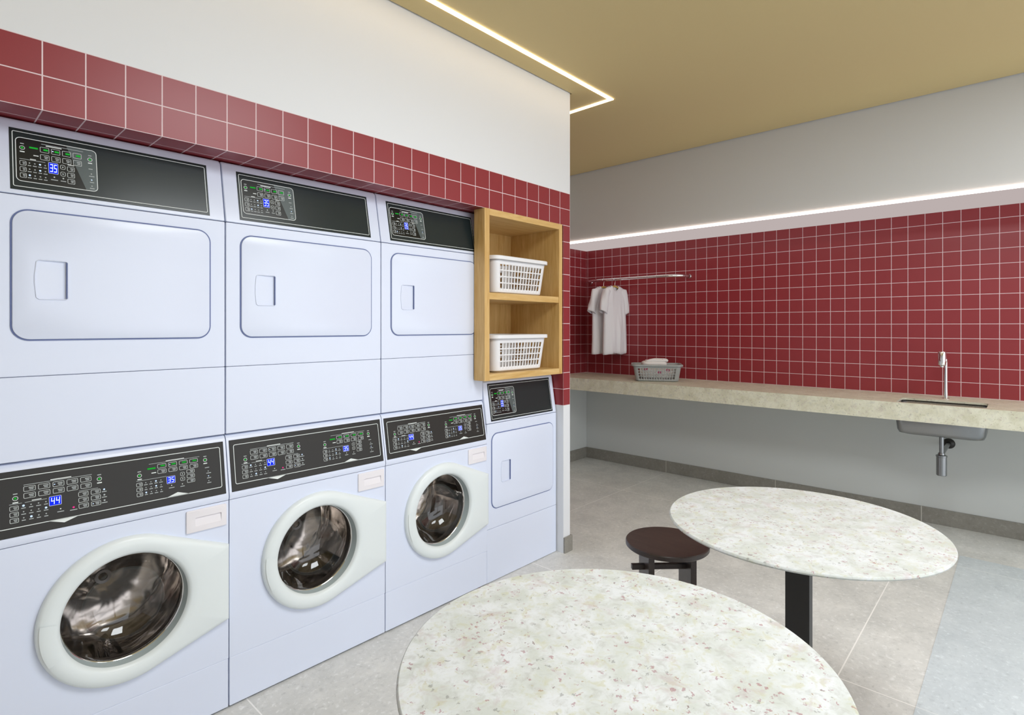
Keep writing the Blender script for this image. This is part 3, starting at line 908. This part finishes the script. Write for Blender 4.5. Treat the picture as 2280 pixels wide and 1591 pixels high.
# ------------------------------------------------------------------ counter, sink, tap, trap
CX, CT, CB = 4.27, 0.90, 0.788
ct = MB()
SX0, SX1, SY0, SY1 = 4.306, 4.590, 0.172, 0.618
def plate_z(mb, outer, holes, z_top, z_bot, mi=0):
    loops = [outer] + holes
    tris = tessellate_polygon([[Vector((x, y, 0)) for x, y in lp] for lp in loops])
    flat = [p for lp in loops for p in lp]
    mb.add([(x, y, z_top) for x, y in flat], [tuple(t_) for t_ in tris], mi)
    mb.add([(x, y, z_bot) for x, y in flat], [tuple(t_) for t_ in tris], mi)
    for lp in loops:
        mb.rings([[(x, y, z_top) for x, y in lp], [(x, y, z_bot) for x, y in lp]], mi=mi)
    return mb
plate_z(ct, [(CX+0.03, YM+0.002), (E - 0.001, YM+0.002), (E - 0.001, ALC - 0.001), (CX+0.03, ALC - 0.001)], [rrect(SX0, SY0, SX1, SY1, 0.03, 5)], CT, CT-0.012)
ct.box((CX, YM+0.002, CB), (CX+0.03, ALC-0.001, CT))
tag(ct.build('countertop', M['counter'], merge=False), 'long cream speckled stone countertop with deep front edge along the red wall', 'countertop')

sink = thing('sink', 'small stainless steel sink hung under the countertop', 'sink', ((SX0+SX1)/2, (SY0+SY1)/2, 0.69))
def sink_ring(grow, z, r):
    return [(x, y, z) for x, y in rrect(SX0-grow, SY0-grow, SX1+grow, SY1+grow, r, 6)]
sk = MB()
sk.rings([sink_ring(0.003, 0.886, 0.034), sink_ring(0.003, 0.80, 0.036), sink_ring(-0.004, 0.725, 0.04), sink_ring(-0.012, 0.705, 0.045), sink_ring(-0.035, 0.697, 0.05), sink_ring(-0.09, 0.694, 0.03)], cap1=True)
sk.build('basin', M['brushed'], sink, smooth=50, solid=0.002)
rim = MB(); rim.rings([sink_ring(0.0052, 0.8878, 0.035), sink_ring(0.0052, 0.885, 0.035), sink_ring(0.003, 0.885, 0.034), sink_ring(0.003, 0.8878, 0.034)], loop=True)
rim.build('basin_flange', M['brushed'], sink)
SC = ((SX0+SX1)/2, (SY0+SY1)/2)
MB().lathe([(0.034, 0.698), (0.036, 0.700), (0.030, 0.700), (0.026, 0.697), (0.0005, 0.6965)], (SC[0], SC[1], 0), 'z', 32).build('drain_cover', M['chrome'], sink, smooth=60)

trap = thing('drain_trap', 'metal bottle trap below the sink joining the grey wall', 'drain trap', (SC[0], SC[1], 0.438))
TX, TY = SC[0]+0.0, SC[1]
MB().lathe([(0.0005, 0.438), (0.024, 0.438), (0.0275, 0.442), (0.0275, 0.556), (0.030, 0.558), (0.030, 0.566), (0.020, 0.570), (0.017, 0.582), (0.0005, 0.582)], (TX, TY, 0), 'z', 36).build('trap_bottle', M['brushed'], trap, smooth=40)
MB().lathe([(0.0125, 0.575), (0.0125, 0.690)], (TX, TY, 0), 'z', 24).build('drain_pipe', M['brushed'], trap, smooth=60)
MB().tube([(TX+0.018, TY, 0.563), (TX+0.05, TY, 0.568), (TX+0.09, TY-0.0, 0.572), (E-0.010, TY, 0.572)], 0.0125, 18).build('outlet_pipe', M['brushed'], trap, smooth=60)
MB().lathe([(0.014, -0.018), (0.030, -0.012), (0.036, 0.0), (0.0005, 0.0)], (E, TY, 0.572), 'x', 32).build('wall_flange', M['black_metal'], trap, smooth=50)

tap = thing('faucet', 'slim chrome tap standing behind the sink', 'faucet', (4.70, 0.395, CT))
FX, FY = 4.70, 0.395
MB().lathe([(0.0005, 0.0), (0.021, 0.0), (0.021, 0.004), (0.017, 0.006), (0.013, 0.007), (0.0125, 0.02), (0.0105, 0.08), (0.0095, 0.20), (0.0095, 0.262), (0.004, 0.268), (0.0035, 0.285), (0.0005, 0.286)], (FX, FY, CT), 'z', 28).build('stem', M['chrome'], tap, smooth=50)
fd = Vector((-0.86, 0.52, 0)).normalized()
hc = Vector((FX, FY, CT)) + fd*0.034
MB().tube([Vector((FX, FY, CT+0.248)), Vector((FX, FY, CT+0.248)) + fd*0.034], 0.0075, 16).build('arm', M['chrome'], tap, smooth=60)
MB().lathe([(0.0005, 0.212), (0.011, 0.212), (0.012, 0.222), (0.0215, 0.226), (0.0225, 0.230), (0.0225, 0.312), (0.021, 0.315), (0.0005, 0.315)], (hc.x, hc.y, CT), 'z', 32).build('spout_head', M['chrome'], tap, smooth=40)

# ------------------------------------------------------------------ clothes rail, hangers, shirts
RZ, RX = 1.848, 4.715
rail = thing('clothes_rail', 'curved chrome clothes rail fixed to the red tiled wall', 'clothes rail', (E, 2.85, RZ))
y0r, y1r = 2.285, 3.375
path = [Vector((E-0.006, y0r, RZ))]
cr = 0.13
for i in range(9):
    a = PI/2*i/8
    path.append(Vector((RX+cr*(1-math.sin(a))*1.0, y0r+0.01+cr*1.6*(1-math.cos(a)), RZ)))
for i in range(9):
    a = PI/2*(1-i/8)
    path.append(Vector((RX+cr*(1-math.sin(a))*1.0, y1r-0.01-cr*1.6*(1-math.cos(a)), RZ)))
path.append(Vector((E-0.006, y1r, RZ)))
MB().tube(path, 0.0135, 16).build('rail', M['chrome'], rail, smooth=60)
for yy in (y0r, y1r):
    MB().lathe([(0.015, -0.016), (0.020, -0.010), (0.022, -0.004), (0.022, 0.0), (0.0005, 0.0)], (E, yy, RZ), 'x', 32).build('wall_flange', M['chrome'], rail, smooth=50)

def hang_frame(y, yaw):
    e = Vector((math.cos(yaw), math.sin(yaw), 0)); n = Vector((-e.y, e.x, 0))
    o = Vector((RX, y, RZ))
    return lambda a, d, z: o + e*a + n*d + Vector((0, 0, z))

def make_hanger(y, yaw, label):
    F = hang_frame(y, yaw)
    root = thing('clothes_hanger', label, 'hanger', (RX, y, RZ), 'hangers on the chrome rail')
    hk = [F(0.0, 0, -0.068), F(0.0, 0, -0.040), F(0.004, 0, -0.028)]
    for i in range(11):
        a = -0.9 + i*0.42
        hk.append(F(0.0172*math.cos(a), 0, -0.001 + 0.0172*math.sin(a)))
    MB().tube(hk, 0.0022, 8).build('hook', M['chrome'], root, smooth=60)
    arm = []
    for i in range(15):
        s = -1 + i/7.0
        arm.append(F(0.132*s, 0.0, -0.068 - 0.046*abs(s)**1.2))
    rs = []
    for i, p in enumerate(arm):
        f_ = 0.6 + 0.4*(1-abs(-1+i/7.0))
        d = F(0, 1, 0) - F(0, 0, 0)
        rs.append([p + d*0.005*math.cos(2*PI*k/10) + Vector((0, 0, 0.010*f_*math.sin(2*PI*k/10))) for k in range(10)])
    MB().rings(rs, True, True, True).build('hanger_arm', M['hanger_wood'], root, smooth=60)
    return root

def make_shirt(y, yaw, label, seed):
    F = hang_frame(y, yaw)
    base = F(0, 0, -0.73)
    root = thing('shirt', label, 'shirt', tuple(base), 'white shirts on the rail')
    rng = random.Random(seed)
    ph = [rng.uniform(0, 6.28) for _ in range(6)]
    top, L = -0.070, 0.66
    def ztop(x, front):
        ax = abs(x)
        if ax < 0.062:
            dip = (1-(ax/0.062)**2)
            return top - (0.045 if front else 0.012)*dip
        return top - (ax-0.062)*0.36
    mb = MB()
    NS, NV = 32, 26
    for side in (-1, 1):
        rows = []
        for j in range(NV+1):
            v = j/NV
            row = []
            hw = 0.160 + 0.012*min(1, v*3) + 0.004*math.sin(v*5+ph[0])
            for i in range(NS+1):
                s = -1 + 2*i/NS
                x = hw*s
                zt_ = ztop(x, side < 0)
                zz = zt_ + (top - L - zt_)*v + (0.006*math.sin(5*s+ph[1]) if v > 0.9 else 0)
                env = math.sqrt(max(0, 1-s*s))
                dep = (0.014 + 0.036*min(1, v*1.6))*env
                fold = 0.011*math.sin(11*s+ph[2]+2.0*v)*v*env + 0.007*math.sin(19*s+ph[3]-1.5*v)*v*env + 0.006*math.sin(7*v+4*s+ph[4])*env
                row.append(F(x, side*(dep + abs(fold)*0.6 + fold*0.6), zz))
            rows.append(row)
        mb.rings(rows, closed=False)
    mb.build('shirt_body', M['cotton'], root, smooth=80, solid=0.0016)
    for sgn in (-1, 1):
        sl = MB(); rs = []
        for j in range(13):
            v = j/12
            ax = 0.122 + 0.062*v**0.8
            az = -0.112 - 0.215*v
            w = 0.038 + 0.012*v
            ring = []
            for k in range(24):
                a = 2*PI*k/24
                wr = 1 + 0.10*math.sin(3*a + 6*v + ph[5])
                dx, dy = w*math.cos(a)*wr, 0.034*math.sin(a)*wr
                ring.append(F(sgn*(ax + dx*0.92), dy, az + dx*0.40 + (0.0)))
            rs.append(ring)
        cap = [F(sgn*0.105 + (p - F(0,0,0)).dot(F(1,0,0)-F(0,0,0))*0.0, 0, -0.088) for p in rs[0]]
        sl.rings([cap] + rs)
        sl.build('sleeve', M['cotton'], root, smooth=80, solid=0.0014)
    col = MB()
    pts = []
    for i in range(33):
        a = 2*PI*i/32
        x = 0.062*math.cos(a)
        front = math.sin(a) < 0
        pts.append(F(x, 0.016*math.sin(a), ztop(x*0.999, front)))
    col.tube(pts, 0.0048, 8, False).build('collar', M['cotton'], root, smooth=70)
    return root

make_hanger(3.10, -0.10, 'wooden hanger with metal hook holding the rear white shirt')
make_shirt(3.10, -0.10, 'white short sleeved shirt partly hidden behind another on the rail', 3)
make_hanger(2.97, -0.10, 'wooden hanger with metal hook holding the front white shirt')
make_shirt(2.97, -0.10, 'white short sleeved shirt hanging in front on the chrome rail', 11)

# grey basket and towels on the counter (built along x, then turned)
gb = basket(0, 0, 0, 0.41, 0.28, 0.150, 0.024, M['grey_plastic'], 'laundry_basket', 'grey slotted basket with a white towel on the stone countertop', None, 14, 8, 4, 0.032)
GROT = math.radians(-59)
gb.rotation_euler = (0, 0, GROT); gb.location = (4.574, 2.447, CT)

tw = MB()
def slab(cx, cy, cz, lx, ly, lz, seed):
    rs = []
    for j in range(13):
        a = -PI/2 + PI*j/12
        ring = []
        for i in range(40):
            b = 2*PI*i/40
            ex = lambda c, p: math.copysign(abs(c)**p, c)
            x = lx*ex(math.cos(a), 0.5)*ex(math.cos(b), 0.45); y = ly*ex(math.cos(a), 0.5)*ex(math.sin(b), 0.45); zz = lz*ex(math.sin(a), 0.75)
            nn = noise.noise(Vector((x*14+seed, y*14, zz*20)))*0.009
            ring.append((cx+x+nn, cy+y+nn, cz+zz+nn*0.9+0.004*math.sin(18*y+seed)))
        rs.append(ring)
    tw.rings(rs, True, True, True)
slab(0, 0, 0.074, 0.150, 0.100, 0.064, 1)
slab(-0.022, 0.0, 0.150, 0.112, 0.088, 0.032, 5)
slab(0.000, -0.012, 0.176, 0.100, 0.066, 0.018, 9)
two = tag(tw.build('folded_towel', M['towel'], smooth=80), 'folded white towel with pink marks lying in the grey basket', 'towel')
two.location = (4.574, 2.447, CT); two.rotation_euler = (0, 0, GROT)

# ------------------------------------------------------------------ tables and stool
def make_table(cx, cy, label):
    root = thing('round_table', label, 'table', (cx, cy, 0), 'round speckled stone tables')
    R, h = 0.402, 0.75
    MB().lathe([(0.0005, h-0.011), (R-0.004, h-0.011), (R-0.001, h-0.009), (R, h-0.006), (R-0.0015, h-0.002), (R-0.004, h), (0.0005, h)], (cx, cy, 0), 'z', 128).build('tabletop', M['granite'], root, smooth=35)
    MB().box((cx-0.018, cy-0.036, 0.012), (cx+0.018, cy+0.036, h-0.017)).build('pedestal', M['black_metal'], root, bevel=0.001)
    MB().lathe([(0.0005, 0.0), (0.20, 0.0), (0.20, 0.008), (0.196, 0.012), (0.0005, 0.012)], (cx, cy, 0), 'z', 64).build('foot_plate', M['black_metal'], root, smooth=35)
    MB().lathe([(0.0005, h-0.017), (0.10, h-0.017), (0.10, h-0.011), (0.0005, h-0.011)], (cx, cy, 0), 'z', 32).build('mounting_plate', M['black_metal'], root, smooth=35)
    return root
make_table(0.905, 0.573, 'round white speckled stone table nearest the camera, cut by the lower edge of the photo')
make_table(1.952, 0.540, 'round white speckled stone table on a dark post, behind the nearest table')

SXc, SYc = 2.240, 1.148
st = thing('stool', 'dark brown round wooden stool tucked beside the farther stone table', 'stool', (SXc, SYc, 0))
MB().lathe([(0.0005, 0.428), (0.172, 0.428), (0.176, 0.432), (0.176, 0.446), (0.173, 0.450), (0.0005, 0.450)], (SXc, SYc, 0), 'z', 72).build('seat', M['walnut'], st, smooth=35)
psi = math.radians(2.5)
rgt, fwd = Vector((0.6775, -0.7355, 0)), Vector((0.7355, 0.6775, 0))
e = rgt*math.cos(psi) + fwd*math.sin(psi); nn = -rgt*math.sin(psi) + fwd*math.cos(psi)
def obox(mb, c, he, hn, z0, z1):
    c = Vector(c)
    vs = []
    for z in (z0, z1):
        for a, b in ((-1,-1),(1,-1),(1,1),(-1,1)):
            p = c + e*he*a + nn*hn*b
            vs.append((p.x, p.y, z))
    return mb.add(vs, [(0,3,2,1),(4,5,6,7),(0,1,5,4),(1,2,6,5),(2,3,7,6),(3,0,4,7)])
C0 = Vector((SXc, SYc, 0))
for s in (-1, 1):
    obox(MB(), C0 + e*0.090*s, 0.0125, 0.076, 0.0, 0.428).build('leg', M['walnut'], st, bevel=0.001)
obox(MB(), C0 - nn*0.01 - e*0.030, 0.128, 0.011, 0.336, 0.357).build('stretcher', M['walnut'], st, bevel=0.001)

# ------------------------------------------------------------------ light
w = bpy.data.worlds.new('daylight'); bpy.context.scene.world = w
w.use_nodes = True
bg = w.node_tree.nodes['Background']
bg.inputs[0].default_value = (0.90, 0.94, 1.0, 1); bg.inputs[1].default_value = 2.2

def area(name, loc, rot, sx, sy, power, col):
    d = bpy.data.lights.new(name, 'AREA'); d.shape = 'RECTANGLE'; d.size = sx; d.size_y = sy
    d.energy = power; d.color = col
    o = bpy.data.objects.new(name, d); COL.objects.link(o)
    o.location = loc; o.rotation_euler = rot
    return o
area('unseen_ceiling_fill', (1.35, -0.1, 2.80), (0, 0, 0), 1.0, 1.4, 50, (0.92, 0.965, 1.0))  # unseen fill light, added overhead to brighten tables and floor
area('unseen_ceiling_fill', (3.1, -1.25, 2.80), (0, 0, 0), 1.0, 1.0, 30, (0.90, 0.955, 1.0))  # second unseen fill, added to lift the right of the back wall

# ------------------------------------------------------------------ camera
cam = bpy.data.cameras.new('camera')
cam.sensor_width = 36.0; cam.lens = 1243.0/2280.0*36.0
cam.shift_y = -67.5/2280.0
cam.clip_start = 0.02
co = bpy.data.objects.new('camera', cam); COL.objects.link(co)
co.location = (0, 0, 1.378)
co.rotation_euler = (PI/2, 0, math.radians(42.65 - 90.0))
sc = bpy.context.scene
sc.camera = co
sc.view_settings.view_transform = 'Standard'
try: sc.view_settings.look = 'None'
except Exception: pass
sc.view_settings.exposure = 0.13
sc.view_settings.gamma = 1.0
sc.view_settings.use_curve_mapping = False
sc.cycles.use_denoising = True
sc.cycles.max_bounces = 10
sc.cycles.transparent_max_bounces = 12
sc.cycles.sample_clamp_indirect = 6.0
